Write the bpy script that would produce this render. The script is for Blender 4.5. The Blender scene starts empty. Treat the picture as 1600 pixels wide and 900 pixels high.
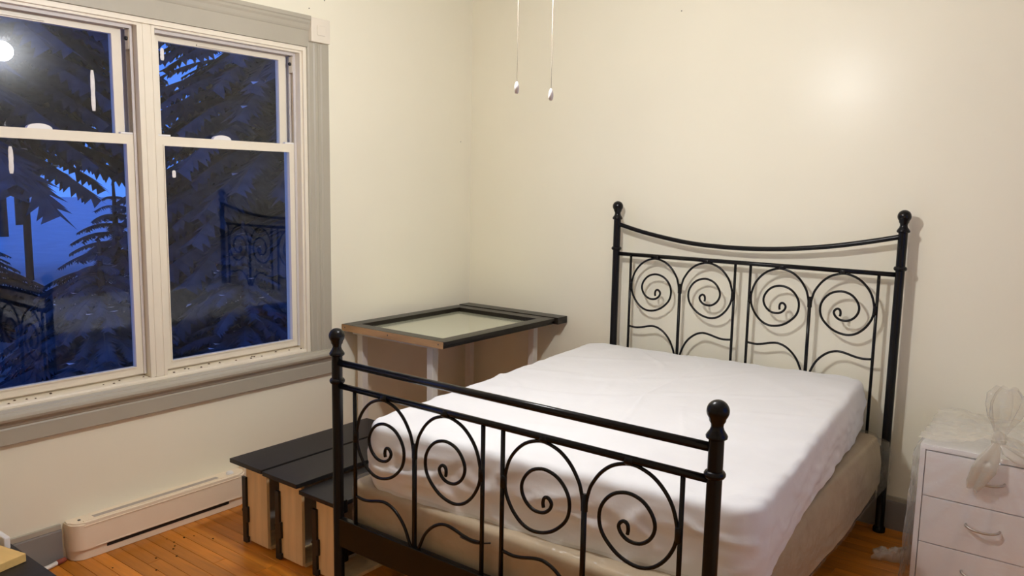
import bpy, bmesh, math, random
from mathutils import Vector, Matrix, noise
random.seed(7)
PI = math.pi
scn = bpy.context.scene
COL = scn.collection

# ------------------------------------------------------------------ camera
def set_camera():
    yaw, pitch, roll = 0.651837, 0.130660, 0.018039
    f = Vector((-math.sin(yaw)*math.cos(pitch), math.cos(yaw)*math.cos(pitch), -math.sin(pitch)))
    r = Vector((math.cos(yaw), math.sin(yaw), 0)); u = r.cross(f)
    r2 = r*math.cos(roll) + u*math.sin(roll); u2 = -r*math.sin(roll) + u*math.cos(roll)
    m = Matrix(((r2.x, u2.x, -f.x, 3.29795), (r2.y, u2.y, -f.y, -3.86738), (r2.z, u2.z, -f.z, 1.55410), (0, 0, 0, 1)))
    cd = bpy.data.cameras.new('camera'); cd.sensor_width = 36; cd.sensor_fit = 'HORIZONTAL'
    cd.lens = 1234.35/1600*36; cd.clip_start = .02; cd.clip_end = 300
    co = bpy.data.objects.new('camera', cd); COL.objects.link(co); co.matrix_world = m
    scn.camera = co
set_camera()

# ------------------------------------------------------------------ world: blue dusk sky
def set_world():
    w = bpy.data.worlds.new('dusk'); scn.world = w; w.use_nodes = True
    nt = w.node_tree; n = nt.nodes; l = nt.links; n.clear()
    tc = n.new('ShaderNodeTexCoord'); sx = n.new('ShaderNodeSeparateXYZ'); rp = n.new('ShaderNodeValToRGB')
    bg = n.new('ShaderNodeBackground'); out = n.new('ShaderNodeOutputWorld')
    l.new(tc.outputs['Generated'], sx.inputs[0]); l.new(sx.outputs['Z'], rp.inputs[0])
    e = rp.color_ramp.elements
    e[0].position = 0; e[0].color = (.055, .17, .62, 1); e[1].position = .6; e[1].color = (.028, .085, .36, 1)
    l.new(rp.outputs[0], bg.inputs[0]); bg.inputs[1].default_value = 2.1
    l.new(bg.outputs[0], out.inputs[0])
set_world()
LAMP = (1.735, -1.935, 2.265)
LAMP_COL = (.965, .965, .98)
LAMP_W = 590.0

vs = scn.view_settings
vs.view_transform = 'Standard'; vs.look = 'None'; vs.gamma = 1.0; vs.use_curve_mapping = False
vs.exposure = 0.0
scn.cycles.max_bounces = 14; scn.cycles.diffuse_bounces = 6; scn.cycles.transparent_max_bounces = 24
scn.cycles.caustics_reflective = True; scn.cycles.blur_glossy = .25

# ------------------------------------------------------------------ materials
def new_mat(name):
    m = bpy.data.materials.new(name); m.use_nodes = True
    nt = m.node_tree; b = nt.nodes['Principled BSDF']
    return m, nt, b
def pmat(name, col, rough=.5, spec=.5, metal=0., var=0., scale=8., bump=0., bscale=60., stretch=(1, 1, 1), coat=0., objvar=0.):
    """procedural paint/wood: noise tints the colour, a second noise gives relief"""
    m, nt, b = new_mat(name); n = nt.nodes; l = nt.links
    b.inputs['Roughness'].default_value = rough; b.inputs['Metallic'].default_value = metal
    b.inputs['Specular IOR Level'].default_value = spec; b.inputs['Coat Weight'].default_value = coat
    tc = n.new('ShaderNodeTexCoord'); mp = n.new('ShaderNodeMapping'); mp.inputs['Scale'].default_value = stretch
    l.new(tc.outputs['Object'], mp.inputs[0])
    nz = n.new('ShaderNodeTexNoise'); nz.inputs['Scale'].default_value = scale; nz.inputs['Detail'].default_value = 5
    l.new(mp.outputs[0], nz.inputs['Vector'])
    rp = n.new('ShaderNodeValToRGB'); e = rp.color_ramp.elements
    e[0].position = .3; e[1].position = .7
    e[0].color = (*[max(0, c*(1-var)) for c in col], 1); e[1].color = (*[min(1, c*(1+var)) for c in col], 1)
    l.new(nz.outputs['Fac'], rp.inputs[0]); src = rp.outputs[0]
    if objvar:
        oi = n.new('ShaderNodeObjectInfo'); hs = n.new('ShaderNodeHueSaturation')
        mr = n.new('ShaderNodeMapRange'); mr.inputs['To Min'].default_value = 1-objvar; mr.inputs['To Max'].default_value = 1+objvar
        l.new(oi.outputs['Random'], mr.inputs['Value']); l.new(mr.outputs[0], hs.inputs['Value']); l.new(src, hs.inputs['Color']); src = hs.outputs[0]
    l.new(src, b.inputs['Base Color'])
    if bump:
        nb = n.new('ShaderNodeTexNoise'); nb.inputs['Scale'].default_value = bscale; nb.inputs['Detail'].default_value = 3
        l.new(mp.outputs[0], nb.inputs['Vector'])
        bp = n.new('ShaderNodeBump'); bp.inputs['Strength'].default_value = bump; bp.inputs['Distance'].default_value = .01
        l.new(nb.outputs['Fac'], bp.inputs['Height']); l.new(bp.outputs[0], b.inputs['Normal'])
    return m
def glass_mat(name, tint, f0=.045, haze=.02, rough=0.):
    m = bpy.data.materials.new(name); m.use_nodes = True; nt = m.node_tree; n = nt.nodes; l = nt.links; n.clear()
    out = n.new('ShaderNodeOutputMaterial'); tr = n.new('ShaderNodeBsdfTransparent'); tr.inputs[0].default_value = (*tint, 1)
    g1 = n.new('ShaderNodeBsdfGlossy'); g1.inputs['Roughness'].default_value = rough
    g2 = n.new('ShaderNodeBsdfGlossy'); g2.inputs['Roughness'].default_value = .20
    lw = n.new('ShaderNodeLayerWeight'); lw.inputs['Blend'].default_value = .5
    pw = n.new('ShaderNodeMath'); pw.operation = 'POWER'; pw.inputs[1].default_value = 5; l.new(lw.outputs['Facing'], pw.inputs[0])
    mr = n.new('ShaderNodeMapRange'); mr.inputs['To Min'].default_value = f0; mr.inputs['To Max'].default_value = 1; l.new(pw.outputs[0], mr.inputs['Value'])
    m1 = n.new('ShaderNodeMixShader'); m2 = n.new('ShaderNodeMixShader')
    l.new(mr.outputs[0], m1.inputs[0]); l.new(tr.outputs[0], m1.inputs[1]); l.new(g1.outputs[0], m1.inputs[2])
    m2.inputs[0].default_value = haze
    l.new(m1.outputs[0], m2.inputs[1]); l.new(g2.outputs[0], m2.inputs[2]); l.new(m2.outputs[0], out.inputs[0])
    return m
def film_mat(name, base=.08, edge=.55, white=(.85, .84, .80), gloss=.45, rough=.12):
    m = bpy.data.materials.new(name); m.use_nodes = True; nt = m.node_tree; n = nt.nodes; l = nt.links; n.clear()
    out = n.new('ShaderNodeOutputMaterial'); tr = n.new('ShaderNodeBsdfTransparent'); tr.inputs[0].default_value = (.97, .97, .96, 1)
    g = n.new('ShaderNodeBsdfGlossy'); g.inputs['Roughness'].default_value = rough
    d = n.new('ShaderNodeBsdfDiffuse'); d.inputs[0].default_value = (*white, 1)
    t2 = n.new('ShaderNodeBsdfTranslucent'); t2.inputs[0].default_value = (*white, 1)
    md = n.new('ShaderNodeMixShader'); md.inputs[0].default_value = .45; l.new(d.outputs[0], md.inputs[1]); l.new(t2.outputs[0], md.inputs[2])
    mg = n.new('ShaderNodeMixShader'); mg.inputs[0].default_value = gloss; l.new(md.outputs[0], mg.inputs[1]); l.new(g.outputs[0], mg.inputs[2])
    lw = n.new('ShaderNodeLayerWeight'); pw = n.new('ShaderNodeMath'); pw.operation = 'POWER'; pw.inputs[1].default_value = 2.2
    l.new(lw.outputs['Facing'], pw.inputs[0])
    mr = n.new('ShaderNodeMapRange'); mr.inputs['To Min'].default_value = base; mr.inputs['To Max'].default_value = edge; l.new(pw.outputs[0], mr.inputs['Value'])
    mx = n.new('ShaderNodeMixShader'); l.new(mr.outputs[0], mx.inputs[0]); l.new(tr.outputs[0], mx.inputs[1]); l.new(mg.outputs[0], mx.inputs[2])
    tc = n.new('ShaderNodeTexCoord'); nb = n.new('ShaderNodeTexNoise'); nb.inputs['Scale'].default_value = 38; nb.inputs['Detail'].default_value = 3
    l.new(tc.outputs['Object'], nb.inputs['Vector']); bp = n.new('ShaderNodeBump'); bp.inputs['Strength'].default_value = 1.0; bp.inputs['Distance'].default_value = .01
    l.new(nb.outputs['Fac'], bp.inputs['Height']); l.new(bp.outputs[0], g.inputs['Normal'])
    l.new(mx.outputs[0], out.inputs[0]); return m
def emit_mat(name, col, s):
    m = bpy.data.materials.new(name); m.use_nodes = True; nt = m.node_tree; n = nt.nodes; n.clear()
    o = n.new('ShaderNodeOutputMaterial'); e = n.new('ShaderNodeEmission'); e.inputs[0].default_value = (*col, 1); e.inputs[1].default_value = s
    nt.links.new(e.outputs[0], o.inputs[0]); return m

M = dict(
    wall=pmat('cream_wall_paint', (.86, .815, .66), .30, .16, var=.015, scale=1.6, bump=.10, bscale=8),
    ceiling=pmat('ceiling_paint', (.80, .77, .71), .7, .3, var=.02),
    trim=pmat('grey_trim_paint', (.43, .395, .315), .42, .35, var=.03, scale=5, bump=.02, bscale=40),
    base=pmat('grey_baseboard_paint', (.25, .235, .215), .5, .35, var=.05, scale=5),
    vinyl=pmat('white_vinyl', (.81, .74, .60), .35, .45, var=.02),
    cream=pmat('cream_block', (.78, .71, .59), .4, .4, var=.02),
    brass=pmat('dark_plastic', (.012, .011, .010), .4, .5, var=.1),
    track=pmat('vinyl_track', (.62, .58, .55), .4, .4, var=.03),
    glass=glass_mat('window_glass', (.90, .93, .97), .034, .006),
    tape=pmat('white_residue', (.80, .78, .76), .7, .2, var=.08, scale=60),
    floor=pmat('floor_sub', (.12, .05, .015), .7, .2, var=.1),
    board=pmat('maple_board', (.54, .185, .016), .30, .45, var=.22, scale=3.5, stretch=(1, 9, 9), bump=.03, bscale=30, objvar=.22),
    black=pmat('black_powder_coat', (.006, .0055, .0055), .23, .25, var=.1, bump=.05, bscale=300),
    cover=pmat('white_cover_cloth', (.79, .79, .80), .75, .25, var=.02, scale=6, bump=.10, bscale=35),
    core=pmat('mattress_ticking', (.6, .55, .48), .8, .2, var=.04),
    spring=pmat('beige_box_spring_cloth', (.46, .365, .25), .75, .25, var=.08, scale=10, bump=.1, bscale=60),
    film=film_mat('clear_film', .15, .75, (.90, .88, .84), .5, .07),
    thickfilm=film_mat('crumpled_film', .50, .9, (.90, .86, .76), .22, .08),
    bedfilm=film_mat('bed_film', .05, .40, (.62, .54, .43), .5, .22),
    blackwood=pmat('black_stained_board', (.016, .014, .013), .36, .32, var=.2, scale=5, stretch=(8, 1, 8), bump=.05, bscale=40),
    pine=pmat('pale_raw_wood', (.84, .61, .33), .6, .25, var=.12, scale=4, stretch=(6, 6, .6), bump=.03, bscale=60),
    yellowwood=pmat('yellow_softwood', (.78, .52, .19), .55, .3, var=.08, scale=4, stretch=(1, 8, 8)),
    edge=pmat('raw_wood_edge', (.46, .27, .125), .6, .25, var=.2, scale=5, stretch=(1, 6, 6), bump=.04, bscale=60),
    thinboard=pmat('thin_white_board', (.55, .50, .44), .6, .3, var=.04),
    tblack=pmat('dark_brown_black_frame', (.013, .010, .007), .30, .30, var=.15, scale=5, bump=.03, bscale=50),
    paneback=pmat('frosted_panel', (.96, .94, .80), .5, .3, var=.02),
    pane=glass_mat('door_glass', (.98, .99, .97), .09, .0, .06),
    twhite=pmat('white_table_paint', (.74, .69, .62), .45, .4, var=.02),
    heater=pmat('almond_enamel', (.86, .73, .56), .35, .45, var=.02),
    heatdark=pmat('heater_slot_dark', (.03, .025, .022), .7, .2, var=.2),
    heatgrille=pmat('heater_grille_grey', (.42, .36, .31), .5, .4, var=.1, scale=120, stretch=(1, 4, 1)),
    chest=pmat('white_laminate', (.90, .90, .92), .4, .4, var=.02),
    gap=pmat('dark_seam', (.10, .09, .085), .7, .2, var=.1),
    nickel=pmat('brushed_nickel', (.55, .52, .48), .32, .5, metal=1., var=.05),
    bug=pmat('dead_beetle_brown', (.10, .05, .02), .5, .4, var=.3, scale=200),
    cordw=pmat('white_cable', (.72, .68, .62), .5, .4, var=.03),
    cordr=pmat('red_connector', (.30, .07, .04), .5, .4, var=.1),
    fanw=pmat('white_fan_enamel', (.75, .73, .70), .35, .5, var=.02),
    chain=pmat('bead_chain', (.42, .37, .30), .35, .5, metal=1., var=.1),
    fob=pmat('white_fob', (.82, .80, .78), .3, .5, var=.02),
    lamp=emit_mat('lit_globe', LAMP_COL, LAMP_W),
    snow=pmat('snow', (.78, .80, .84), .8, .2, var=.06, scale=2, bump=.2, bscale=6),
    bark=pmat('bark', (.055, .045, .04), .9, .1, var=.3, scale=8),
    needle=pmat('spruce_needles', (.055, .08, .11), .8, .15, var=.35, scale=6),
    grime=pmat('dark_stain', (.05, .025, .01), .6, .2, var=.2),
    siding=pmat('outer_siding', (.4, .4, .42), .8, .2, var=.05),
)

# ------------------------------------------------------------------ object helpers
def wloc(o):
    v = Vector((0, 0, 0))
    while o: v += o.location; o = o.parent
    return v
def obj(name, bm, mat, parent=None, smooth=False, label=None, loc=None):
    """bm is in world coordinates; origin goes to loc (or the parent's origin)"""
    base = wloc(parent) if parent else Vector((0, 0, 0))
    if loc is not None: org = Vector(loc)
    else: org = base
    bmesh.ops.translate(bm, verts=bm.verts, vec=-org)
    bmesh.ops.recalc_face_normals(bm, faces=bm.faces)
    me = bpy.data.meshes.new(name); bm.to_mesh(me); bm.free()
    for p in me.polygons: p.use_smooth = bool(smooth)
    if smooth == 'auto':
        for p in me.polygons: p.use_smooth = True
        me.set_sharp_from_angle(angle=math.radians(40))
    me.materials.append(M[mat])
    o = bpy.data.objects.new(name, me); COL.objects.link(o)
    o.parent = parent; o.location = org - base
    if label: o['label'] = label
    return o
def tag(o, label=None, cat=None, group=None, kind=None):
    if label: o['label'] = label
    if cat: o['category'] = cat
    if group: o['group'] = group
    if kind: o['kind'] = kind
    return o
def thing(name, loc, label=None, cat=None, group=None, kind=None):
    o = bpy.data.objects.new(name, None); o.empty_display_size = .1; COL.objects.link(o); o.location = loc
    return tag(o, label, cat, group, kind)
def copy_tree(o, parent=None):
    c = o.copy(); COL.objects.link(c); c.parent = parent
    for ch in list(o.children): copy_tree(ch, c)
    return c
def bx(x0, x1, y0, y1, z0, z1, bevel=0., bm=None, seg=2):
    b2 = bmesh.new()
    v = [b2.verts.new(p) for p in ((x0, y0, z0), (x1, y0, z0), (x1, y1, z0), (x0, y1, z0), (x0, y0, z1), (x1, y0, z1), (x1, y1, z1), (x0, y1, z1))]
    for f in ((3, 2, 1, 0), (4, 5, 6, 7), (0, 1, 5, 4), (1, 2, 6, 5), (2, 3, 7, 6), (3, 0, 4, 7)): b2.faces.new([v[i] for i in f])
    if bevel: bmesh.ops.bevel(b2, geom=b2.edges[:], offset=bevel, segments=seg, affect='EDGES', profile=.5)
    if bm is None: return b2
    me = bpy.data.meshes.new('t'); b2.to_mesh(me); b2.free(); bm.from_mesh(me); bpy.data.meshes.remove(me); return bm
def prism(poly, axis, a, b, bm=None):
    """extrude a closed polygon along axis from a to b; poly gives the other two coordinates in x,y,z order"""
    bm = bm or bmesh.new()
    def P(q, t):
        if axis == 'x': return (t, q[0], q[1])
        if axis == 'y': return (q[0], t, q[1])
        return (q[0], q[1], t)
    A = [bm.verts.new(P(q, a)) for q in poly]; B = [bm.verts.new(P(q, b)) for q in poly]
    n = len(poly)
    bm.faces.new(A[::-1]); bm.faces.new(B)
    for i in range(n): bm.faces.new((A[i], A[(i+1) % n], B[(i+1) % n], B[i]))
    return bm
def tube(pts, r, bm=None, seg=8, cap=True):
    bm = bm or bmesh.new(); pts = [Vector(p) for p in pts]; n = len(pts)
    rs = r if isinstance(r, (list, tuple)) else [r]*n
    rings = []; up = None
    for i, p in enumerate(pts):
        t = (pts[min(i+1, n-1)] - pts[max(i-1, 0)]).normalized()
        if up is None:
            a = Vector((0, 1, 0)) if abs(t.y) < .9 else Vector((1, 0, 0)); up = (a - t*a.dot(t)).normalized()
        else: up = (up - t*up.dot(t)).normalized()
        s = t.cross(up)
        rings.append([bm.verts.new(p + (up*math.cos(2*PI*k/seg) + s*math.sin(2*PI*k/seg))*rs[i]) for k in range(seg)])
    for a, b in zip(rings, rings[1:]):
        for k in range(seg): bm.faces.new((a[k], a[(k+1) % seg], b[(k+1) % seg], b[k]))
    if cap: bm.faces.new(rings[0][::-1]); bm.faces.new(rings[-1])
    return bm
def lathe(prof, cx, cy, bm=None, seg=20):
    """prof: list of (radius, z)"""
    bm = bm or bmesh.new(); rings = []
    for r, z in prof:
        if r < 1e-5: rings.append([bm.verts.new((cx, cy, z))])
        else: rings.append([bm.verts.new((cx + r*math.cos(2*PI*k/seg), cy + r*math.sin(2*PI*k/seg), z)) for k in range(seg)])
    for a, b in zip(rings, rings[1:]):
        for k in range(seg):
            k2 = (k+1) % seg
            if len(a) == 1 and len(b) == 1: continue
            if len(a) == 1: bm.faces.new((a[0], b[k2], b[k]))
            elif len(b) == 1: bm.faces.new((a[k], a[k2], b[0]))
            else: bm.faces.new((a[k], a[k2], b[k2], b[k]))
    for rg, fl in ((rings[0], 1), (rings[-1], 0)):
        if len(rg) > 1: bm.faces.new(rg[::-1] if fl else rg)
    return bm
def smooth_path(pts, sub=4):
    P = [Vector(p) for p in pts]; out = []
    for i in range(len(P)-1):
        p0 = P[max(i-1, 0)]; p1 = P[i]; p2 = P[i+1]; p3 = P[min(i+2, len(P)-1)]
        for k in range(sub):
            t = k/sub
            out.append(.5*((2*p1) + (-p0+p2)*t + (2*p0-5*p1+4*p2-p3)*t*t + (-p0+3*p1-3*p2+p3)*t**3))
    out.append(P[-1]); return out
def nz(x, y, z=0.): return noise.noise(Vector((x, y, z)))

# ------------------------------------------------------------------ room shell
RX, RY, RZ = 4.25, -5.3, 2.80
WY0, WY1, WZ0, WZ1 = -2.865, -1.300, .675, 2.195       # window opening
def structure(name, bm, mat, parent=None, label=None, **k):
    o = obj(name, bm, mat, parent, **k)
    if not parent: o['kind'] = 'structure'
    if label: o['label'] = label
    return o
b = bx(-.16, 0, RY, WY0, 0, RZ); bx(-.16, 0, WY1, .12, 0, RZ, bm=b); bx(-.16, 0, WY0, WY1, 0, WZ0, bm=b); bx(-.16, 0, WY0, WY1, WZ1, RZ, bm=b)
wall_left = structure('wall_left', b, 'wall', label='cream painted wall with the window and the heater')
wall_back = structure('wall_back', bx(0, RX, 0, .12, 0, RZ), 'wall', label='cream painted wall behind the headboard')
V0, V1, VZ0, VZ1 = -2.45, -1.05, .80, 2.15
b = bx(RX, RX+.12, RY, V0, 0, RZ); bx(RX, RX+.12, V1, .12, 0, RZ, bm=b); bx(RX, RX+.12, V0, V1, 0, VZ0, bm=b); bx(RX, RX+.12, V0, V1, VZ1, RZ, bm=b)
wall_right = structure('wall_right', b, 'wall', label='cream painted wall to the right, outside the frame')
wall_front = structure('wall_front', bx(-.16, RX+.12, RY-.12, RY, 0, RZ), 'wall', label='cream painted wall behind the viewer')
ceiling = structure('ceiling', bx(-.16, RX+.12, RY-.12, .12, RZ, RZ+.1), 'ceiling', label='off-white ceiling above the frame')
for i, (q, wl) in enumerate([((0., -.10, 1.8098), wall_left), ((1.4121, 0., 2.4537), wall_back), ((0., -1.1552, 2.4591), wall_left), ((0., -1.2522, 2.4042), wall_left)]):
    c = Vector(q); bm = bmesh.new()
    bmesh.ops.create_icosphere(bm, subdivisions=1, radius=.0035 if i else .003)
    bmesh.ops.translate(bm, verts=bm.verts, vec=c); obj('nail', bm, 'gap', wl)

# floor: strips running along x
floor = structure('floor', bx(-.02, RX, RY, .0, -.06, -.016), 'floor', label='orange-brown varnished strip wood floor')
BW = .0572
rows = int(-RY/BW)+1
rest = bmesh.new(); rnd = random.Random(3); mesh_by_len = {}
for i in range(rows):
    y1 = -i*BW; y0 = max(y1-BW, RY)
    x = 0.0; first = True
    while x < RX-.01:
        ln = rnd.choice((.7, .9, 1.1, 1.3)) if not first else rnd.choice((.3, .5, .7, .9, 1.1))
        first = False
        x1 = min(x+ln, RX); ln = round(x1-x, 4)
        if i < 52 and x < 3.4:
            if ln not in mesh_by_len:
                o = obj('floor_board', bx(.0008, ln-.0008, -BW+.0007, -.0007, -.016, 0, .0008, seg=1), 'board'); mesh_by_len[ln] = o.data
                o.parent = floor; o.location = (x, y1, 0)
            else:
                o = bpy.data.objects.new('floor_board', mesh_by_len[ln]); COL.objects.link(o); o.parent = floor; o.location = (x, y1, 0)
        else: bx(x+.0008, x1-.0008, y0+.0007, y1-.0007, -.016, 0, bm=rest)
        x = x1
tag(obj('floor_board_rest', rest, 'board', floor), kind='stuff')

# baseboards
bbp = [(0, 0), (.016, 0), (.016, .128), (.014, .134), (0, .134)]
for nm, a, c in (('baseboard_left', RY, -2.545), ('baseboard_left_corner', -1.705, -.02)):
    o = structure(nm if 'corner' not in nm else 'baseboard_left', prism(bbp, 'y', a, c), 'base', label='grey painted baseboard under the window' if 'corner' not in nm else 'grey painted baseboard between heater and room corner')
    obj('cap', bx(0, .0125, a, c, .1342, .156, .002), 'trim', o)
o = structure('baseboard_back', prism([(-y, z) for y, z in bbp], 'x', 0, RX), 'base', label='grey painted baseboard behind the bed')
obj('cap', bx(0, RX, -.0125, 0, .1342, .155, .002), 'trim', o)

# ------------------------------------------------------------------ window trim
def casing_profile(s=1):   # (x, offset from the inner edge)
    return [(0, 0), (.016, 0), (.017, .006), (.019, .010), (.019, .034), (.023, .042), (.024, .056), (.020, .064), (.0195, .078), (.023, .086), (.023, .128), (.020, .132), (0, .132)]
for nm, y_in, sg, lb in (('trim_1', -1.282, 1, 'grey moulded casing board right of the window'), ('trim_2', -2.885, -1, 'grey moulded casing board left of the window')):
    structure(nm, prism([(x, y_in + sg*o_) for x, o_ in casing_profile()], 'z', .662, 2.2385), 'trim', label=lb)
head = [(0, 2.213), (.018, 2.213), (.018, 2.290), (.021, 2.294), (.024, 2.302), (.027, 2.318), (.033, 2.328), (.035, 2.338), (.040, 2.343), (.040, 2.360), (0, 2.360)]
structure('trim_3', prism(head, 'y', -2.895, -1.272), 'trim', label='grey moulded head casing above the window')
for nm, y0, lb in (('trim_4', -1.2715, 'cream square corner block at top right of window'), ('trim_5', -3.015, 'cream square corner block at top left of window')):
    o = structure(nm, bx(0, .040, y0, y0+.117, 2.2395, 2.356, .003), 'cream', label=lb)
    obj('rosette', bx(.0385, .0445, y0+.035, y0+.084, 2.273, 2.322, .003), 'cream', o)
stool = [(-.06, .690), (-.002, .683), (.001, .676), (.001, .664), (-.06, .664)]
o = structure('trim_6', prism(stool, 'y', WY0, WY1), 'vinyl', label='cream window sill dotted with dead beetles')
st = [(0, .618), (.030, .618), (.036, .622), (.046, .630), (.050, .640), (.047, .651), (.040, .657), (.034, .659), (.032, .664), (.016, .668), (0, .668)]
structure('trim_7', prism(st, 'y', -3.02, -1.147), 'trim', label='grey rounded stool moulding under the window sill')
ap = [(0, .532), (.020, .532), (.022, .536), (.022, .594), (.019, .600), (.024, .606), (.024, .617), (0, .617)]
structure('trim_8', prism(ap, 'y', -3.02, -1.147), 'trim', label='grey flat apron board below the window stool')

# ------------------------------------------------------------------ windows (two double-hung units)
def frame_ring(y0, y1, z0, z1, w, x0, x1, bm=None, wl=None, wb=None, wt=None):
    bm = bm or bmesh.new(); wl = wl or w; wb = wb or w; wt = wt or w
    bx(x0, x1, y0, y0+wl, z0, z1, bm=bm); bx(x0, x1, y1-w, y1, z0, z1, bm=bm)
    bx(x0, x1, y0+wl, y1-w, z0, z0+wb, bm=bm); bx(x0, x1, y0+wl, y1-w, z1-wt, z1, bm=bm); return bm
def window(nm, ya, yb, lb, strips, rightmost):
    w = thing(nm, (0, (ya+yb)/2, .68), lb, kind='structure')
    # frame: flange, jamb, ribs of the sash tracks
    f = bmesh.new()
    bx(-.11, -.002, yb-.014, yb, .676, 2.195, bm=f); bx(-.11, -.002, ya, ya+.014, .676, 2.195, bm=f)
    bx(-.11, -.002, ya+.014, yb-.014, 2.180, 2.195, bm=f); bx(-.11, -.06, ya+.014, yb-.014, .676, .700, bm=f)
    obj('frame', f, 'vinyl', w)
    t = bmesh.new()
    for xx in (-.036, -.072, -.106):
        bx(xx-.004, xx, yb-.028, yb-.0145, .70, 2.179, bm=t); bx(xx-.004, xx, ya+.0145, ya+.028, .70, 2.179, bm=t)
    for xx in (-.030, -.070): bx(xx-.004, xx, ya+.03, yb-.03, 2.166, 2.1795, bm=t)
    obj('sash_track', t, 'track', w)
    y0, y1 = ya+.018, yb-.018
    lo = obj('lower_sash', frame_ring(y0, y1, .701, 1.734, .040, -.068, -.041, wb=.034, wt=.040), 'vinyl', w)
    obj('bead', frame_ring(y0+.036, y1-.036, .731, 1.698, .005, -.0405, -.037), 'vinyl', lo)
    obj('glass_pane', bx(-.058, -.054, y0+.040, y1-.040, .735, 1.694), 'glass', lo)
    up = obj('upper_sash', frame_ring(y0+.012, y1-.026, 1.700, 2.178, .040, -.104, -.077, wt=.036, wb=.035), 'vinyl', w)
    obj('glass_pane', bx(-.093, -.089, y0+.052, y1-.066, 1.735, 2.142), 'glass', up)
    obj('lift_rail', bx(-.076, -.068, (ya+yb)/2-.14, (ya+yb)/2+.03, 2.146, 2.153, .001), 'vinyl', up)
    # sash lock: half-moon
    yc = (ya+yb)/2 - (.04 if rightmost else .02)
    pts = [(yc+.046*math.cos(a), 1.7345+.020*math.sin(a)) for a in [PI*k/14 for k in range(15)]]
    obj('sash_lock', prism(pts, 'x', -.064, -.044), 'fob', lo)
    obj('tilt_latch', bx(-.062, -.043, y0+.002, y0+.075, 1.7342, 1.742, .002), 'fob', lo); obj('tilt_latch', bx(-.062, -.043, y1-.062, y1-.002, 1.7342, 1.742, .002), 'fob', lo)
    blk = obj('track_block', bx(-.070, -.040, yb-.030, yb-.016, 2.085, 2.165, .002), 'vinyl', w)
    bm = bmesh.new(); bmesh.ops.create_icosphere(bm, subdivisions=2, radius=.009)
    bmesh.ops.translate(bm, verts=bm.verts, vec=(-.055, yb-.034, 2.128)); obj('stop_plug', bm, 'brass', blk, True)
    for (yy, z0, z1, pan) in strips:
        px = -.0535 if pan is lo or pan == 'lo' else -.0885
        P = [(px+.0015, yy+.004*nz(z*9, yy), z) for z in [z0+(z1-z0)*k/7 for k in range(8)]]
        bm = tube(P, [.006, .0085, .009, .008, .009, .0085, .008, .005], seg=6)
        for v in bm.verts: v.co.x = px + max(0, min(.0025, (v.co.x-px)*.25+.0004))
        obj('tape_residue', bm, 'tape', lo if pan == 'lo' else up)
    return w
window('window_1', -2.865, -2.122, 'left double-hung window with a long white residue strip and lamp glare on its glass',
       [(-2.286, 1.822, 1.986, 'up'), (-2.618, 1.560, 1.662, 'lo')], False)
window('window_2', -2.074, -1.300, 'right double-hung window whose glass mirrors the headboard',
       [(-1.981, 2.064, 2.116, 'up'), (-1.967, 1.556, 1.588, 'lo')], True)
o = structure('trim_9', bx(-.11, -.012, -2.1215, -2.0745, .676, 2.195, .001), 'vinyl', label='cream mullion post between the two windows')
obj('mullion_cover', bx(-.012, -.004, -2.132, -2.064, .684, 2.190, .003), 'vinyl', o)
obj('groove_strip', bx(-.0042, -.002, -2.112, -2.084, .684, 2.190, .001), 'vinyl', o)
fl = bmesh.new()
bx(-.004, .010, -1.302, -1.2815, .668, 2.212, .002, bm=fl); bx(-.004, .010, -2.885, -2.863, .668, 2.212, .002, bm=fl); bx(-.004, .010, -2.863, -1.302, 2.190, 2.212, .002, bm=fl)
w3 = thing('added_window', (RX+.06, (V0+V1)/2, VZ0), 'added window in the unseen right wall, letting in cool dusk light', kind='structure')  # unseen, added so that cool dusk light fills the room from the right
obj('frame', frame_ring(V0, V1, VZ0, VZ1, .05, RX+.02, RX+.09), 'vinyl', w3); obj('glass_pane', bx(RX+.05, RX+.054, V0+.05, V1-.05, VZ0+.05, VZ1-.05), 'glass', w3)
structure('trim_10', fl, 'vinyl', label='thin cream flange around the window opening')

# dead beetles on the sill
def bug_mesh():
    bm = bmesh.new(); bmesh.ops.create_icosphere(bm, subdivisions=2, radius=1)
    for v in bm.verts: v.co = Vector((v.co.x*.0030, v.co.y*.0045, v.co.z*.0022+.0019))
    for s in (-1, 1):
        for k in (-1, 0, 1): tube([(s*.002, k*.0022, .0015), (s*.0046, k*.003, .0003)], .0004, bm=bm, seg=4)
    return bm
bug0 = None
bug_y = [-2.696, -2.667, -2.628, -2.599, -2.535, -2.331, -2.291, -2.258, -2.157, -2.134, -2.128, -2.093, -2.057, -2.024, -1.959, -1.946, -1.889, -1.836, -1.786, -1.704, -1.626, -1.607, -1.600, -1.563, -1.465, -1.391, -1.323]
for i, y in enumerate(bug_y):
    if bug0 is None: o = bug0 = obj('dead_beetle', bug_mesh(), 'bug', smooth=True)
    else: o = bug0.copy(); COL.objects.link(o)
    x = -.012 - .030*((i*37) % 10)/10
    o.location = (x, y, .6832 - (x+.002)*.1207); o.rotation_euler = (0, 0, rnd.uniform(0, 6.28)); o.scale = [rnd.uniform(.8, 1.25)]*3
    tag(o, 'tiny brown dead beetle lying on the cream window sill', 'insect', 'dead beetles along the window sill')

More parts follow.
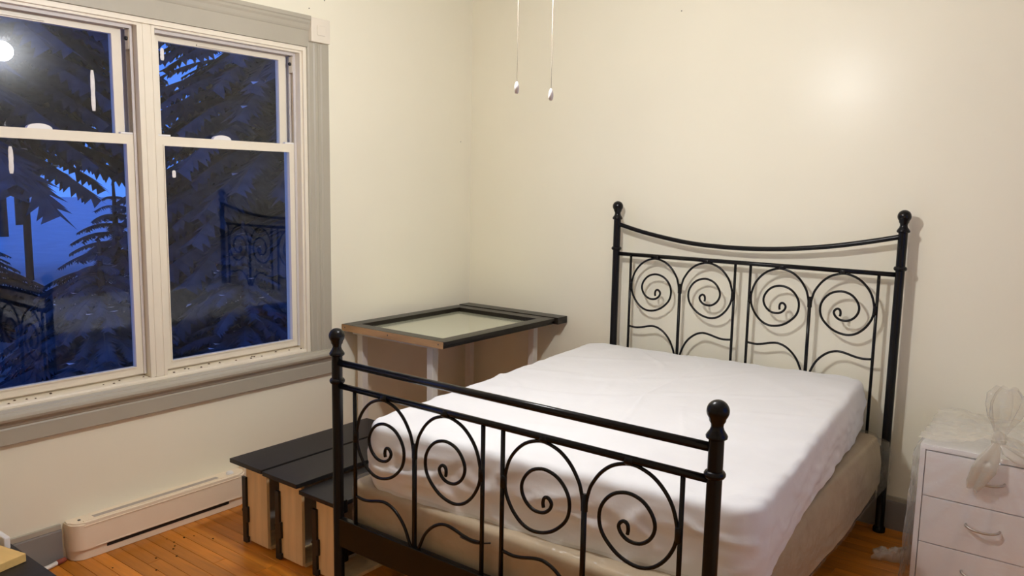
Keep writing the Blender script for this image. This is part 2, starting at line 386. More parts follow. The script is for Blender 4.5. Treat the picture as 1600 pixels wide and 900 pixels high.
# ------------------------------------------------------------------ baseboard heater
def heater():
    t = thing('baseboard_heater', (.04, -2.13, 0), 'long almond electric baseboard heater under the window', 'heater')
    y0, y1 = -2.532, -1.722; D = .086
    def outline(d, y0, y1, r):
        pts = [(.001, y0)]
        for k in range(9): a = -PI/2 + PI/2*k/8; pts.append((d-r+r*math.cos(a), y0+r+r*math.sin(a)))
        for k in range(9): a = PI/2*k/8; pts.append((d-r+r*math.cos(a), y1-r+r*math.sin(a)))
        pts.append((.001, y1)); return pts
    bm = prism(outline(D, y0, y1, .05), 'z', .046, .160)
    bmesh.ops.bevel(bm, geom=[e for e in bm.edges if all(v.co.z > .159 for v in e.verts) and max(v.co.x for v in e.verts) > .01], offset=.007, segments=3, affect='EDGES')
    obj('cover', bm, 'heater', t, 'auto')
    obj('base', prism(outline(D-.010, y0+.004, y1-.004, .05), 'z', .002, .0455), 'heater', t, 'auto')
    obj('air_slot', bx(D-.020, D-.0085, y0+.135, y1-.105, .028, .046), 'heatdark', t)
    obj('lower_lip', bx(D-.01, D+.001, y0+.085, y1-.06, .046, .053, .002), 'heater', t)
    obj('top_grille', bx(.030, .056, y0+.10, y1-.14, .1590, .1606), 'heatgrille', t)
    obj('ridge', bx(.060, .070, y0+.05, y1-.05, .1590, .1630, .0015), 'heater', t)
    obj('front_line', bx(D-.003, D+.0022, y0+.045, y1-.045, .1440, .1480, .0008), 'heater', t)
    k = obj('thermostat_knob', lathe([(0, .160), (.017, .160), (.017, .166), (.013, .171), (0, .171)], .043, y1-.075), 'fob', t, 'auto')
    obj('screw', lathe([(0, .159), (.006, .159), (.006, .1625), (0, .1625)], .040, y0+.045, seg=10), 'gap', t)
    obj('junction_cap', bx(.004, .05, y1+.0005, y1+.012, .10, .172, .003), 'heater', t)
heater()
t = thing('power_cable', (.05, -2.6, 0), 'white cable with a red-brown end lying along the grey baseboard', 'cable')
obj('cable', tube(smooth_path([(.07, -2.80, .011), (.055, -2.70, .010), (.05, -2.62, .010), (.040, -2.580, .012)]), .009, seg=10), 'cordw', t, True)
obj('connector', tube([(.040, -2.580, .0125), (.034, -2.545, .0125)], [.0105, .0095], seg=10), 'cordr', t, True)

# crumbs on the floor
cr0 = None
for i, (x, y) in enumerate([(.151, -2.178), (.203, -2.175), (.239, -2.192), (.283, -2.298), (.332, -2.236), (.196, -2.124), (.211, -2.087), (.229, -2.45), (.30, -2.05), (.38, -2.35), (.26, -2.21)]):
    if cr0 is None:
        bm = bmesh.new(); bmesh.ops.create_icosphere(bm, subdivisions=1, radius=.0055)
        for v in bm.verts: v.co.z = v.co.z*.5+.0028; v.co.x *= 1+.5*nz(v.co.y*300, v.co.x*300)
        o = cr0 = obj('crumb', bm, 'grime')
    else: o = cr0.copy(); COL.objects.link(o)
    o.location = (x, y, 0); o.rotation_euler = (0, 0, i*1.3); o.scale = [.6+.08*(i % 6)]*3
    tag(o, 'small dark crumb of dirt on the wooden floor before the heater', 'crumb', 'crumbs on the floor before the heater')

# ------------------------------------------------------------------ drawers standing on end
def drawer():
    t = thing('drawer', (0, 0, 0)); o = []
    W, L, H = .222, .80, .375
    obj('front_panel', bx(0, W, 0, L, H-.018, H, .0015), 'blackwood', t)
    for ys in (.045, L-.06):
        s = obj('side_panel', bx(.052, .196, ys, ys+.015, .012, H-.0185, .001), 'pine', t)
        e = -1 if ys < .1 else 1; ye = ys if e < 0 else ys+.015
        yA, yB = sorted((ye+e*.0005, ye+e*.012))
        r = bx(.036, .062, yA, yB, .002, .295, .001)
        bx(.058, .072, yA, yB, .095, .165, .002, bm=r); bx(.058, .072, yA, yB, .006, .030, .002, bm=r); bx(.032, .040, yA, yB, .14, .15, bm=r)
        obj('slide_rail', r, 'brass', s)
    obj('back_panel', bx(.052, .196, .061, L-.061, .002, .017, .001), 'pine', t)
    obj('bottom_panel', bx(.062, .066, .061, L-.061, .0175, H-.0185), 'thinboard', t)
    return t
d0 = drawer()
for i, (x, y, dz, lb) in enumerate([
    (.386, -2.014, 0, 'leftmost black-fronted drawer standing on end, nearest the heater'),
    (.624, -2.020, 0, 'middle black-fronted drawer standing on end between two like it'),
    (.850, -2.012, -.024, 'rightmost black-fronted drawer standing on end, beside the bed post')]):
    d = d0 if i == 0 else copy_tree(d0)
    d.location = (x, y, 0); d.scale = (1, .97, 1 + dz/.375); tag(d, lb, 'drawer', 'drawers standing on end by the bed')

# ------------------------------------------------------------------ table, glass door and plank in the corner
t = thing('table', (.34, -.55, 0), 'white table with thin legs in the room corner', 'table')
obj('tabletop', bx(.035, .655, -1.020, -.07, .728, .749, .002), 'twhite', t)
for x, y in ((.055, -1.005), (.577, -1.005), (.075, -.125), (.590, -.155)):
    obj('leg', bx(x, x+.042, y, y+.042, 0, .7275, .004), 'twhite', t)
t = thing('framed_glass_panel', (.385, -.59, .75), 'black framed glass cabinet door lying flat on the white table', 'cabinet door')
X0, X1, Y0, Y1, Z0, Z1 = .004, .752, -1.068, -.118, .7495, .786
obj('stile', bx(X0, X0+.078, Y0+.002, Y1, Z0, Z1, .002), 'tblack', t); b = bx(X1-.072, X1-.014, Y0+.002, Y1, Z0, Z1, .001); bx(X1-.0139, X1, Y0+.002, Y1, Z1-.017, Z1, .001, bm=b); obj('stile', b, 'tblack', t)
obj('rail', bx(X0+.0785, X1-.0725, Y0+.002, Y0+.072, Z0, Z1, .002), 'tblack', t); obj('rail', bx(X0+.0785, X1-.0725, Y1-.078, Y1, Z0, Z1, .002), 'tblack', t)
e = obj('raw_edge', bx(X0, X1-.006, Y0-.001, Y0+.0015, Z0+.001, Z1-.001), 'edge', t, label='unpainted brown wood edge of the door')
for xx in (.03, .36, .715):
    bm = lathe([(0, -.0004), (.004, -.0004), (.004, .0006), (0, .0006)], 0, 0, seg=8)
    bmesh.ops.rotate(bm, verts=bm.verts, matrix=Matrix.Rotation(PI/2, 3, 'X')); bmesh.ops.translate(bm, verts=bm.verts, vec=(xx, Y0-.001, .770)); obj('peg_hole', bm, 'gap', e)
obj('glass', bx(X0+.0785, X1-.0725, Y0+.0725, Y1-.0785, .762, .766), 'pane', t)
obj('back_sheet', bx(X0+.0785, X1-.0725, Y0+.0725, Y1-.0785, .7500, .7612), 'paneback', t)
t = obj('black_plank', bx(.006, .768, -.106, -.010, .7495, .789, .0015), 'tblack', loc=(.387, -.058, .7495))
tag(t, 'narrow black plank lying between the glass door and the back wall', 'plank')

# ------------------------------------------------------------------ bed
XL, XR, YH, YF = 1.1201, 2.5534, -.073, -2.040
HH, HF = 1.4448, 1.0057           # finial centres
bed = thing('bed_frame', (1.8365, -1.05, 0), 'black metal bed frame with spiral scrollwork at head and foot', 'bed')
PR = .0195
def post(x, y, h):
    prof = [(0, .0), (.027, 0), (.027, .018), (.021, .026), (PR, .03), (PR, h-.075), (PR, h-.0715)]
    p = obj('post', lathe(prof, x, y, seg=24), 'black', bed, 'auto')
    zc = h
    fp = [(0, h-.0720), (.022, h-.0720), (.0265, h-.069), (.0275, h-.063), (.024, h-.057), (.018, h-.048), (.0155, h-.040), (.0165, h-.032), (.0205, h-.026)]
    for k in range(1, 15):
        a = -PI/2*.55 + (PI/2*1.55)*k/14; fp.append((.0285*math.cos(a), h+.0285*math.sin(a)))
    fp[-1] = (0, h+.0285)
    obj('finial', lathe(fp, x, y, seg=28), 'black', p, 'auto')
    zr = h-.1635 if h < 1.2 else 1.215
    rg = [(PR, zr-.010), (.024, zr-.0085), (.0275, zr-.003), (.0275, zr+.003), (.024, zr+.0085), (PR, zr+.010)]
    obj('ring', lathe([(0, zr-.0101)] + rg + [(0, zr+.0101)], x, y, seg=24), 'black', p, 'auto')
    obj('bracket', bx(x-.007, x+.007, y+(.010 if y < -1 else -.038), y+(.038 if y < -1 else -.010), .335, .385, .003), 'black', p)
    obj('bracket', bx(x-.009, x+.009, y+(.010 if y < -1 else -.038), y+(.038 if y < -1 else -.010), .145, .2205, .003), 'black', p)
for x, y, h in ((XL, YH, HH), (XR, YH, HH), (XL, YF, HF), (XR, YF, HF)): post(x, y, h)
def panel(y, zr, zbot):
    obj('rail', tube([(XL, y, zr), (XR, y, zr)], .0108, seg=12), 'black', bed, True)
    cs = (1.5075, 2.1745); off = .2945
    for c in cs:
        for x in (c-off, c, c+off): obj('bar', tube([(x, y, zbot), (x, y, zr if x != c else zr-.135)], .0072 if x != c else .0085, seg=8), 'black', bed, True)
        for s in (1, -1):
            raw = [(.0055, -.185), (.0065, -.155), (.013, -.125), (.022, -.1005), (.046, -.064), (.075, -.037), (.104, -.022), (.140, -.0135), (.172, -.0165), (.212, -.033), (.246, -.063), (.270, -.100), (.2835, -.146), (.2845, -.174), (.278, -.209), (.255, -.250), (.222, -.281), (.186, -.2945), (.149, -.2925), (.113, -.2795), (.083, -.257), (.060, -.2295), (.050, -.198), (.052, -.163), (.068, -.132), (.093, -.109), (.122, -.098), (.150, -.0965), (.182, -.107), (.206, -.129), (.220, -.157), (.2195, -.184), (.206, -.209), (.184, -.226), (.161, -.231), (.137, -.227), (.119, -.213), (.112, -.197), (.1165, -.185), (.128, -.178), (.139, -.184), (.142, -.199), (.140, -.212)]
            P = smooth_path([(c+s*dx, y, zr+dz) for dx, dz in raw], 3)
            sc = obj('scroll', tube(P, .0056, seg=8), 'black', bed, True)
            obj('clip', tube([(c+s*.140-.0135, y, zr-.004), (c+s*.140-.011, y, zr-.004), (c+s*.140+.011, y, zr-.004), (c+s*.140+.0135, y, zr-.004)], [.0125, .0140, .0140, .0125], seg=12), 'black', sc, True)
            obj('clip', tube([(c+s*.290, y, zr-.190), (c+s*.290, y, zr-.187), (c+s*.290, y, zr-.151), (c+s*.290, y, zr-.148)], [.0095, .0108, .0108, .0095], seg=12), 'black', sc, True)
            wv = [(.293, -.392), (.252, -.396), (.215, -.391), (.176, -.381), (.140, -.377), (.103, -.388), (.070, -.412), (.044, -.444), (.025, -.485), (.014, -.52)]
            obj('wavy_bar', tube(smooth_path([(c+s*dx, y, max(zr+dz, zbot)) for dx, dz in wv], 3), .0056, seg=8), 'black', bed, True)
panel(YF, .8255, .325); panel(YH, 1.187, .395)
obj('rail', tube([(XL, YF, .9096), (XR, YF, .9096)], .0125, seg=14), 'black', bed, True)
arc = [(XL, 1.3525)] + [(1.143, 1.345), (1.270, 1.314), (1.413, 1.288), (1.545, 1.270), (1.676, 1.2615), (1.8365, 1.2595), (1.997, 1.2665), (2.128, 1.279), (2.26, 1.297), (2.40, 1.323), (2.53, 1.352), (XR, 1.358)]
obj('rail', tube(smooth_path([(x, YH, z) for x, z in arc], 4), .0115, seg=12), 'black', bed, True)
obj('foot_board', bx(XL+.01, XR-.01, YF-.012, YF+.012, .222, .330, .003), 'black', bed)
obj('head_board', bx(XL+.01, XR-.01, YH-.012, YH+.012, .30, .40, .003), 'black', bed)
for x in (XL, XR-.032): obj('side_rail', bx(x-.010, x+.012, YF+.03, YH-.03, .165, .2545, .003), 'black', bed)
for k in range(5):
    y = -1.85+.42*k; obj('slat', bx(XL+.013, XR-.043, y, y+.06, .2250, .2430, .002), 'black', bed)

def drape(c, hx, hy, ztop, zhem, r, ang=0., nu=220, rings=26, side=14, top_f=None, side_f=None, hem_f=None, rt=.05, crown=.0):
    """cloth shell over a rounded box: rings from the centre of the top out to the rim, over the edge and down to the hem"""
    bm = bmesh.new(); pts = []
    # perimeter of rounded rectangle, evenly spaced
    def perim(hx, hy, r, n):
        segs = []
        per = 2*(2*hx-2*r) + 2*(2*hy-2*r) + 2*PI*r; out = []
        for i in range(n):
            s = per*i/n
            for L, f in ((2*hx-2*r, lambda q: (-hx+r+q, -hy, 0, -1)), (PI*r/2, lambda q: (hx-r+r*math.sin(q/r), -hy+r-r*math.cos(q/r), math.sin(q/r), -math.cos(q/r))),
                         (2*hy-2*r, lambda q: (hx, -hy+r+q, 1, 0)), (PI*r/2, lambda q: (hx-r+r*math.cos(q/r), hy-r+r*math.sin(q/r), math.cos(q/r), math.sin(q/r))),
                         (2*hx-2*r, lambda q: (hx-r-q, hy, 0, 1)), (PI*r/2, lambda q: (-hx+r-r*math.sin(q/r), hy-r+r*math.cos(q/r), -math.sin(q/r), math.cos(q/r))),
                         (2*hy-2*r, lambda q: (-hx, hy-r-q, -1, 0)), (PI*r/2, lambda q: (-hx+r-r*math.cos(q/r), -hy+r-r*math.sin(q/r), -math.cos(q/r), -math.sin(q/r)))):
                if s <= L: out.append(f(s)); break
                s -= L
        return out
    pr = perim(hx, hy, r, nu); ca, sa = math.cos(ang), math.sin(ang)
    def W(x, y, z): return (c[0]+ca*x-sa*y, c[1]+sa*x+ca*y, z)
    prev = None; cen = bm.verts.new(W(0, 0, ztop + crown + (top_f(0, 0) if top_f else 0)))
    levels = []
    for k in range(1, rings+1):
        f = (k/rings)**.8; lv = []
        for (x, y, nx, ny) in pr:
            xx, yy = (x-nx*rt)*f, (y-ny*rt)*f
            lv.append((xx, yy, ztop + crown*(1-f**3) + (top_f(xx, yy) if top_f else 0)))
        levels.append(lv)
    for k in range(1, 6):
        a = PI/2*k/5; lv = []
        for (x, y, nx, ny) in pr:
            xx, yy = x-nx*rt+nx*rt*math.sin(a), y-ny*rt+ny*rt*math.sin(a)
            q = (top_f(xx, yy)*math.cos(a) if top_f else 0)
            lv.append((xx, yy, ztop-rt+rt*math.cos(a)+q))
        levels.append(lv)
    for k in range(1, side+1):
        lv = []
        for i, (x, y, nx, ny) in enumerate(pr):
            zh = zhem + (hem_f(x, y, i/nu) if hem_f else 0); tt = k/side
            z = ztop-rt + (zh-ztop+rt)*tt
            d = side_f(x, y, nx, ny, tt, i/nu) if side_f else 0
            lv.append((x+nx*d, y+ny*d, z))
        levels.append(lv)
    for lv in levels:
        cur = [bm.verts.new(W(*q)) for q in lv]; n = len(cur)
        for i in range(n):
            j = (i+1) % n
            if prev is None: bm.faces.new((cen, cur[i], cur[j]))
            else: bm.faces.new((prev[i], cur[i], cur[j], prev[j]))
        prev = cur
    return bm

# box spring: aligned with the frame
bs = thing('box_spring', (1.838, -1.055, .244), 'beige box spring in loose clear plastic film under the mattress', 'box spring')
def bs_side(x, y, nx, ny, t, u): return .004*math.sin(t*PI) + .004*nz(u*60, t*3) + max(0, nx)*(.006+.018*t + .006*nz(y*4, t*2, 6)*t)
def bs_hem(x, y, u): return -.042*max(0, min(1, (x-.45)/.2))*(1-.9*max(0, min(1, (y-.55)/.35))) + .008*nz(x*5, y*5, 2)
obj('cloth_box', drape((1.836, -1.056), .700, .948, .462, .262, .05, rt=.02, nu=200, rings=6, side=10, side_f=bs_side, hem_f=bs_hem), 'spring', bs, True)
def bf_side(x, y, nx, ny, t, u):
    k = max(0, nx)
    return .009 + k*(.010+.018*t) + .010*k*math.sin(min(1, t*1.15)*PI) + .012*k*max(0, nz(y*3.2, t*2.2, 4)) + .022*k*max(0, min(1, (y-.55)/.3)) + .006*nz(x*14+t*6, y*9-t*5, 2)*(1 if ny < 0 or nx > 0 else .3) + .004*nz(u*150, t*8)
def bf_hem(x, y, u): return bs_hem(x, y, u) + .016*nz(x*4, y*3, 7) + .006*nz(u*90, 3)
def bf_top(x, y): return .003*nz(x*9, y*9)
obj('plastic_film', drape((1.836, -1.056), .703, .952, .474, .272, .06, rt=.02, nu=260, rings=6, side=18, top_f=bf_top, side_f=bf_side, hem_f=bf_hem), 'bedfilm', bs, True)
obj('strap_end', tube(smooth_path([(1.700, -2.026, .418), (1.76, -2.029, .416), (1.80, -2.031, .428), (1.83, -2.032, .438)]), .0028, seg=6), 'brass', bs, True, label='thin black strap end')

# mattress: skewed about five degrees on the box spring
ANG = math.radians(5.25)
mc = Vector(((1.19+2.615+1.015+2.455)/4, (-1.992-1.865-.135-.02)/4 - .012, 0))
mat = thing('mattress', (mc.x, mc.y, .478), 'thick mattress in a wrinkled white cover set askew on the box spring', 'mattress')
MHX, MHY = .712, .925
obj('core', drape((mc.x, mc.y), MHX-.008, MHY-.008, .684, .482, .09, ang=ANG, rt=.045, nu=120, rings=4, side=4), 'core', mat, True)
def c_top(x, y):
    h = .006*nz(x*2.3, y*2.3, 1) + .0022*nz(x*5, y*2.5, 5)
    rid = abs(nz(x*3.1+1.2*nz(x*1.5, y*1.5), y*1.7+x*1.2, 9)); h += .004*max(0, 1-rid*9)
    rid = abs(nz(x*1.6-y*2.1, y*1.3+x*.5, 21)); h += .0035*max(0, 1-rid*11)
    d = min(MHX-abs(x), MHY-abs(y)); h += .007*max(0, 1-d/.16)*nz(x*14, y*14, 3)
    return h
def c_side(x, y, nx, ny, t, u):
    foot = max(0, -ny)
    q = x if abs(ny) > .5 else y
    w = .010*nz(q*5+t*2.4*(1 if foot else .3), t*2.6, 2) + .004*nz(q*13-t*5, t*6, 8)
    rid = abs(nz(q*4.5+t*1.6, t*2.2-q*1.1, 13)); w += .013*max(0, 1-rid*6)*(.35+.65*foot)
    return w*min(1, t*3) + .008*math.sin(t*PI) + .004*t
def c_hem(x, y, u):
    h = .012*nz(x*4, y*3, 3) + .003*nz(x*12, y*12, 6)
    if y < -MHY+.1: h += -.012 - .016*math.sin((x+MHX)/1.42*PI) + (.034 if x < -MHX+.12 else 0)*max(0, 1-(x+MHX)/.12)
    if x > MHX-.1: h += .028*(1-abs((y+.15)/.9)) if y > -.75 else -.006
    return h
obj('fitted_cover', drape((mc.x, mc.y), MHX, MHY, .695, .468, .10, ang=ANG, rt=.030, nu=420, rings=44, side=18, top_f=c_top, side_f=c_side, hem_f=c_hem, crown=.006), 'cover', mat, True)

# ------------------------------------------------------------------ chest of drawers in plastic
CX0, CX1, CY0, CY1, CZ = 2.772, 3.232, -.560, -.075, .592
ch = thing('chest_of_drawers', ((CX0+CX1)/2, (CY0+CY1)/2, 0), 'small white three-drawer chest wrapped in clear plastic', 'chest')
obj('side_panel', bx(CX0, CX0+.018, CY0, CY1, 0, CZ-.0205, .001), 'chest', ch); obj('side_panel', bx(CX1-.018, CX1, CY0, CY1, 0, CZ-.0205, .001), 'chest', ch)
obj('top_panel', bx(CX0, CX1, CY0, CY1, CZ-.020, CZ, .0015), 'chest', ch)
obj('back_panel', bx(CX0+.0185, CX1-.0185, CY1-.006, CY1, .01, CZ-.0205), 'chest', ch)
obj('inner_box', bx(CX0+.0185, CX1-.0185, CY0+.03, CY1-.007, .02, CZ-.021), 'gap', ch)
for z0, z1 in ((.391, .5665), (.2045, .387), (.018, .2005)):
    d = obj('drawer', bx(CX0+.0215, CX1-.0215, CY0+.001, CY0+.019, z0, z1, .001), 'chest', ch)
    xc = (CX0+CX1)/2; zc = (z0+z1)/2+.012
    P = smooth_path([(xc-.055, CY0+.003, zc+.006), (xc-.052, CY0-.014, zc+.004), (xc-.030, CY0-.024, zc-.002), (xc, CY0-.027, zc-.004), (xc+.030, CY0-.024, zc-.002), (xc+.052, CY0-.014, zc+.004), (xc+.055, CY0+.003, zc+.006)], 3)
    obj('handle', tube(P, .0048, seg=8), 'nickel', d, True, label='curved metal handle')
wr = thing('plastic_wrap', (3.0, -.32, 0), 'clear crinkled plastic film knotted over the white chest', 'plastic film')
KN = Vector((3.026, -.535, .655))
def w_top(x, y):
    X, Y = x+(CX0+CX1)/2, y+(CY0+CY1)/2
    d = math.hypot(X-KN.x, Y-KN.y)
    h = .010 + .012*nz(X*14, Y*14, 2) + .010*abs(nz(X*26, Y*22, 5)) + .05*math.exp(-(d/.09)**2)
    h += .030*math.exp(-((X-2.83)/.07)**2-((Y+.14)/.07)**2) + .014*abs(nz(X*11, Y*30, 8))
    return max(.006, h)
def w_side(x, y, nx, ny, t, u):
    X = x+(CX0+CX1)/2
    if ny < -.5:
        z = CZ-(CZ)*t; a = math.atan2(X-KN.x, KN.z-z); r = math.hypot(X-KN.x, KN.z-z)
        return .004 + .012*min(1, r*4)*(.5+.5*math.sin(a*24+3*nz(a*4, r*3))) + .006*abs(nz(X*9, t*5, 3)) + (.02*max(0, 1-t*5)*max(0, 1-abs(X-KN.x)*6))
    return .004 + .02*t*max(0, -nx) + .014*abs(nz(y*7, t*4, 3)) + .006*nz(y*20, t*9)
def w_hem(x, y, u): return .012*abs(nz(x*8, y*8, 1))
obj('side_film', drape(((CX0+CX1)/2, (CY0+CY1)/2), (CX1-CX0)/2+.012, (CY1-CY0)/2+.034, CZ+.002, .004, .02, rt=.012, nu=360, rings=2, side=34, top_f=lambda x, y: .006, side_f=w_side, hem_f=w_hem), 'film', wr, True)
bm = bmesh.new(); NX, NY = 60, 64; G = []
for j in range(NY+1):
    rw = []
    for i in range(NX+1):
        x = -(CX1-CX0)/2-.008+(CX1-CX0+.016)*i/NX; y = -(CY1-CY0)/2-.006+(CY1-CY0+.01)*j/NY
        rw.append(bm.verts.new(((CX0+CX1)/2+x+.006*nz(y*30, x*30), (CY0+CY1)/2+y+.006*nz(x*30, y*30, 4), CZ+.010+w_top(x, y))))
    G.append(rw)
for j in range(NY):
    for i in range(NX): bm.faces.new((G[j][i], G[j][i+1], G[j+1][i+1], G[j+1][i]))
obj('crumpled_top', bm, 'thickfilm', wr, True)
# tuft above the knot, knot, hanging end
def tuft(base, prof, folds, lean, amp, seed, nseg=72, flat=.45):
    bm = bmesh.new(); rings = []
    for k, (r, h) in enumerate(prof):
        rg = []
        for i in range(nseg):
            a = 2*PI*i/nseg; rr = r*(1+amp*math.sin(a*folds+seed+h*14)*min(1, h*8+.2)+.25*nz(math.cos(a)*2, math.sin(a)*2, h*9+seed))
            rg.append(bm.verts.new((base[0]+rr*math.cos(a)+lean[0]*h, base[1]+rr*flat*math.sin(a)+lean[1]*h, base[2]+lean[2]*h+.02*nz(math.cos(a)*1.5, math.sin(a)*1.5, seed)*abs(h)*5)))
        rings.append(rg)
    for a, b_ in zip(rings, rings[1:]):
        for i in range(nseg): bm.faces.new((a[i], a[(i+1) % nseg], b_[(i+1) % nseg], b_[i]))
    return bm
obj('tuft', tuft(KN, [(.012, 0), (.016, .015), (.030, .045), (.048, .085), (.056, .125), (.050, .165), (.030, .195)], 5, (.06, .0, 1), .30, 1.0), 'film', wr, True)
obj('hanging_end', tuft(KN+Vector((-.004, -.045, -.004)), [(.012, 0), (.018, .02), (.030, .06), (.036, .11), (.030, .16), (.018, .19)], 4, (-.33, -.06, -1), .4, 2.5), 'thickfilm', wr, True)
obj('hanging_end', tuft(KN+Vector((.01, -.040, -.006)), [(.012, 0), (.03, .03), (.055, .07), (.07, .12)], 4, (1.0, -.10, -.35), .4, 4.5), 'thickfilm', wr, True)
bm = bmesh.new(); bmesh.ops.create_icosphere(bm, subdivisions=4, radius=.026)
for v in bm.verts: v.co = v.co*(1+.35*nz(v.co.x*70, v.co.y*70, v.co.z*40)); v.co.z *= 1.2; v.co.y *= .8
bmesh.ops.translate(bm, verts=bm.verts, vec=KN+Vector((0, -.006, 0))); obj('knot', bm, 'thickfilm', wr, True)
# loose tail on the floor, left of the chest
bm = bmesh.new(); G = []
for i in range(31):
    s = i/30; cx = 2.752-.155*s; cy = -.30-.07*s; rw = []
    for j in range(25):
        v = j/24; a = PI*v; wd = .055*(1+.5*nz(s*4, v*2, 1))*(1-.45*s); hh = .070*(1-.45*s)
        rw.append(bm.verts.new((cx+.012*nz(v*6, s*8, 2), cy-wd*math.cos(a), max(.003, .004+hh*math.sin(a)*(.7+.6*abs(nz(s*9, v*7, 5)))))))
    G.append(rw)
for i in range(30):
    for j in range(24): bm.faces.new((G[i][j], G[i+1][j], G[i+1][j+1], G[i][j+1]))
obj('floor_tail', bm, 'thickfilm', wr, True)

# ------------------------------------------------------------------ dark carcass and wood block, bottom left
cc = thing('cabinet_carcass', (.30, -3.05, 0), 'dark grey cabinet side panel lying low in the near left corner', 'cabinet')
obj('side_panel', bx(.03, 1.05, -3.30, -2.857, .281, .300, .0015), 'blackwood', cc)
obj('side_panel', bx(.03, 1.05, -3.30, -2.870, .0, .018, .0015), 'blackwood', cc)
obj('back_panel', bx(.035, 1.045, -2.874, -2.868, .0185, .2805), 'thinboard', cc)
obj('end_panel', bx(.03, .048, -3.30, -2.876, .0185, .2805), 'blackwood', cc)
bm = bx(-.20, .0, -.16, 0, 0, .028, .002)
blk = obj('wood_block', bm, 'yellowwood', loc=(0, 0, 0)); blk.location = (.562, -2.878, .3005); blk.rotation_euler = (0, 0, math.radians(13))
tag(blk, 'pale raw wood offcut lying on the dark cabinet panel', 'wood block')
hl = obj('dowel_hole', lathe([(0, .0281), (.006, .0281), (.006, .0287), (0, .0287)], -.075, -.05, seg=10), 'gap', None); hl.parent = blk
fo = obj('foam_sheet', bx(.345, .424, -2.892, -2.872, .3005, .342, .004), 'fob', loc=(.38, -2.88, .3005))
tag(fo, 'small white foam piece at the left edge on the dark panel', 'foam')

# ------------------------------------------------------------------ ceiling fan with lamp and pull chains
fx, fy, fz = LAMP
fan = thing('ceiling_fan', (fx, fy, RZ), 'white ceiling fan with lit globe and two beaded pull chains', 'ceiling fan')
obj('canopy', lathe([(0, RZ), (.07, RZ), (.065, RZ-.03), (.02, RZ-.05), (0, RZ-.05)], fx, fy), 'fanw', fan, 'auto')
obj('motor', lathe([(0, RZ-.051), (.09, RZ-.06), (.12, RZ-.10), (.12, RZ-.16), (.07, RZ-.20), (0, RZ-.20)], fx, fy, seg=32), 'fanw', fan, 'auto')
for k in range(5):
    a = math.radians(20+72*k); bm = bx(.16, .62, -.065, .065, -.004, .004, .003)
    bx(.10, .20, -.02, .02, -.006, .002, bm=bm)
    bmesh.ops.rotate(bm, verts=bm.verts, matrix=Matrix.Rotation(math.radians(11), 3, 'X')); bmesh.ops.rotate(bm, verts=bm.verts, matrix=Matrix.Rotation(a, 3, 'Z'))
    bmesh.ops.translate(bm, verts=bm.verts, vec=(fx, fy, RZ-.13)); obj('blade', bm, 'fanw', fan)
obj('lamp_holder', lathe([(0, RZ-.2005), (.05, RZ-.2005), (.05, fz+.075), (.035, fz+.060), (0, fz+.060)], fx, fy), 'fanw', fan, 'auto')
bm = bmesh.new(); bmesh.ops.create_icosphere(bm, subdivisions=3, radius=.056); bmesh.ops.translate(bm, verts=bm.verts, vec=(fx, fy, fz))
obj('lamp_globe', bm, 'lamp', fan, True)
for (x, y, zb) in ((1.811, -1.913, 1.8445), (1.893, -1.849, 1.826)):
    bm = bmesh.new(); ztop = fz+.085
    d = Vector((x-fx, y-fy, 0)); 
    z = zb+.018; k = 0
    while z < ztop:
        bmesh.ops.create_icosphere(bm, subdivisions=1, radius=.0016, matrix=Matrix.Translation((x, y, z))); z += .0046
    tube([(x, y, zb+.014), (x, y, ztop)], .0007, bm=bm, seg=5)
    tube([(x, y, ztop), (fx+d.x*.35, fy+d.y*.35, ztop+.02)], .0025, bm=bm, seg=6)
    cn = obj('pull_chain', bm, 'chain', fan, True)
    obj('chain_fob', lathe([(0, zb-.018), (.004, zb-.0175), (.0072, zb-.011), (.0078, zb-.003), (.0066, zb+.008), (.0035, zb+.015), (.0018, zb+.018), (0, zb+.018)], x, y, seg=14), 'fob', cn, True, label='white oval fob')

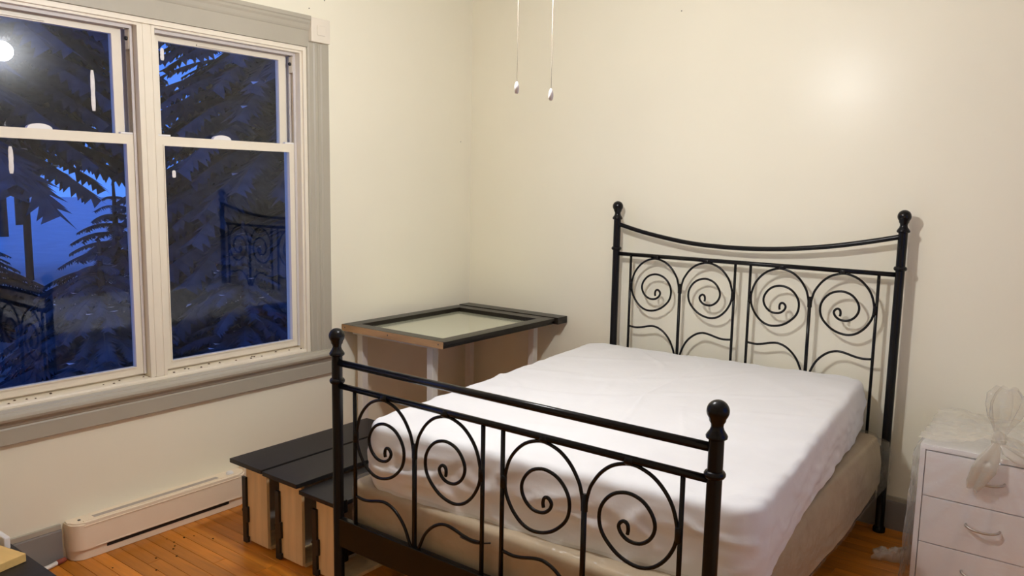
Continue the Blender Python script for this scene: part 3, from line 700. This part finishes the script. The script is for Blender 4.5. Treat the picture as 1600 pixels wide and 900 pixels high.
# ------------------------------------------------------------------ outdoors: snow, trees
bm = bmesh.new(); G = []
for i in range(61):
    rw = []
    for j in range(61):
        x = -.4-60*(i/60)**1.6; y = -30+60*j/60
        d = -x; z = -.75 + .0*d + .75*(1-math.exp(-max(0, d-6)/16)) + .18*nz(x*.35, y*.35) + .05*nz(x*1.3, y*1.3)
        rw.append(bm.verts.new((x, y, z)))
    G.append(rw)
for i in range(60):
    for j in range(60): bm.faces.new((G[i][j], G[i+1][j], G[i+1][j+1], G[i][j+1]))
gr = obj('snowy_ground', bm, 'snow', None, True); gr['kind'] = 'structure'; gr['label'] = 'snow-covered slope outside the window at dusk'
def gz(x, y): d = -x; return -.75 + .75*(1-math.exp(-max(0, d-6)/16)) + .18*nz(x*.35, y*.35)
def spruce(x, y, H, R, lb, seed, nb=46, clear=.35):
    r = random.Random(seed); z0 = gz(x, y)-.1
    t = thing('spruce_tree', (x, y, z0), lb, 'tree', 'dark spruces outside the window')
    obj('trunk', tube([(x, y, z0), (x+.03, y, z0+H*.5), (x, y, z0+H)], [.075, .06, .015], seg=8), 'bark', t, True)
    bm = bmesh.new(); sn = bmesh.new()
    for k in range(nb):
        f = k/nb; zb = z0+clear+(H-clear-.05)*f; Rk = R*(1-f)**.85
        for q in range(11):
            a = r.uniform(0, 2*PI); L = Rk*r.uniform(.75, 1.1); d = Vector((math.cos(a), math.sin(a), 0)); s = Vector((-d.y, d.x, 0))
            def pt(u): return Vector((x, y, zb)) + d*L*u + Vector((0, 0, -.42*L*u*u+.16*L*u))
            n = 26
            for i in range(n):
                u = .12+.88*i/n; p = pt(u); p2 = pt(u+.07); wd = L*.16*(1-u*.75)+.04
                for sg in (-1, 1):
                    e = p2 + s*sg*wd*r.uniform(.7, 1.2) + Vector((0, 0, -wd*r.uniform(.25, .75)))
                    m_ = p + s*sg*.02
                    v = [bm.verts.new(c) for c in (p, p2, e)]; bm.faces.new(v)
                if r.random() < .012:
                    v = [sn.verts.new(c+Vector((0, 0, .03))) for c in (p-s*.04, p+(p2-p)*.35, p+s*.045)]; sn.faces.new(v)
    tag(obj('foliage', bm, 'needle', t), kind='stuff'); tag(obj('snow_tufts', sn, 'snow', t), kind='stuff')
for q in ((-5.9, 3.2, 10.5, 3.1, 'large dark spruce close outside the right window', 1, 64, .35),
          (-8.6, -.5, 11, 3.3, 'tall spruce whose boughs hang behind the upper left pane, lower trunk bare', 2, 64, 2.75),
          (-11.5, 6.6, 12, 3.0, 'spruce standing behind the large one outside the right window', 5, 50, .5),
          (-13.5, 2.6, 12, 2.9, 'spruce farther up the slope between the two nearest spruces', 6, 50, 3.6)):
    spruce(*q)
for q in ((-4.7, -.15, 1.75, 1.35, 'low young spruce nearest the left window', 11, 16, .1), (-6.2, .75, 2.3, 1.6, 'young spruce rising behind the lowest one outside the left window', 12, 20, .1), (-4.2, 1.15, 1.9, 1.1, 'small bushy spruce below the middle mullion outside', 13, 16, .1), (-9.0, -1.5, 1.75, 1.5, 'young spruce farthest left outside the lower left pane', 14, 16, .1), (-9.6, .3, 1.55, 1.6, 'low spreading spruce under the bright gap in the left pane', 15, 16, .1)):
    spruce(*q)
def bare(x, y, H, lb, seed):
    r = random.Random(seed); z0 = gz(x, y)-.1
    t = thing('bare_tree', (x, y, z0), lb, 'tree', 'bare trees outside the left window')
    obj('trunk', tube([(x, y, z0), (x+r.uniform(-.2, .2), y+r.uniform(-.2, .2), z0+H*.5), (x+r.uniform(-.5, .5), y, z0+H)], [.15, .10, .03], seg=7), 'bark', t, True)
    bm = bmesh.new()
    for k in range(16):
        f = r.uniform(.18, .9); a = r.uniform(0, 6.28); L = r.uniform(1., 2.6)*(1.1-f); p = Vector((x, y, z0+H*f)); d = Vector((math.cos(a), math.sin(a), r.uniform(.5, 1.2)))
        tube([p, p+d*L*.5, p+d*L+Vector((0, 0, .15))], [.035, .025, .008], bm=bm, seg=5)
        for q in range(4):
            p1 = p+d*L*r.uniform(.3, .9); d1 = Vector((r.uniform(-1, 1), r.uniform(-1, 1), r.uniform(.1, 1))); tube([p1, p1+d1*L*.4], [.014, .005], bm=bm, seg=4)
    obj('branches', bm, 'bark', t)
for i, (x, y, H) in enumerate(((-17, .6, 9), (-19, 3.6, 10), (-22, -.6, 8), (-23, 5.6, 11), (-21.5, 2.0, 10), (-27, 7.6, 11), (-27, 3.2, 10), (-28, -.6, 9))):
    bare(x, y, H, 'thin bare tree on the snowy slope outside the left window', 40+i)
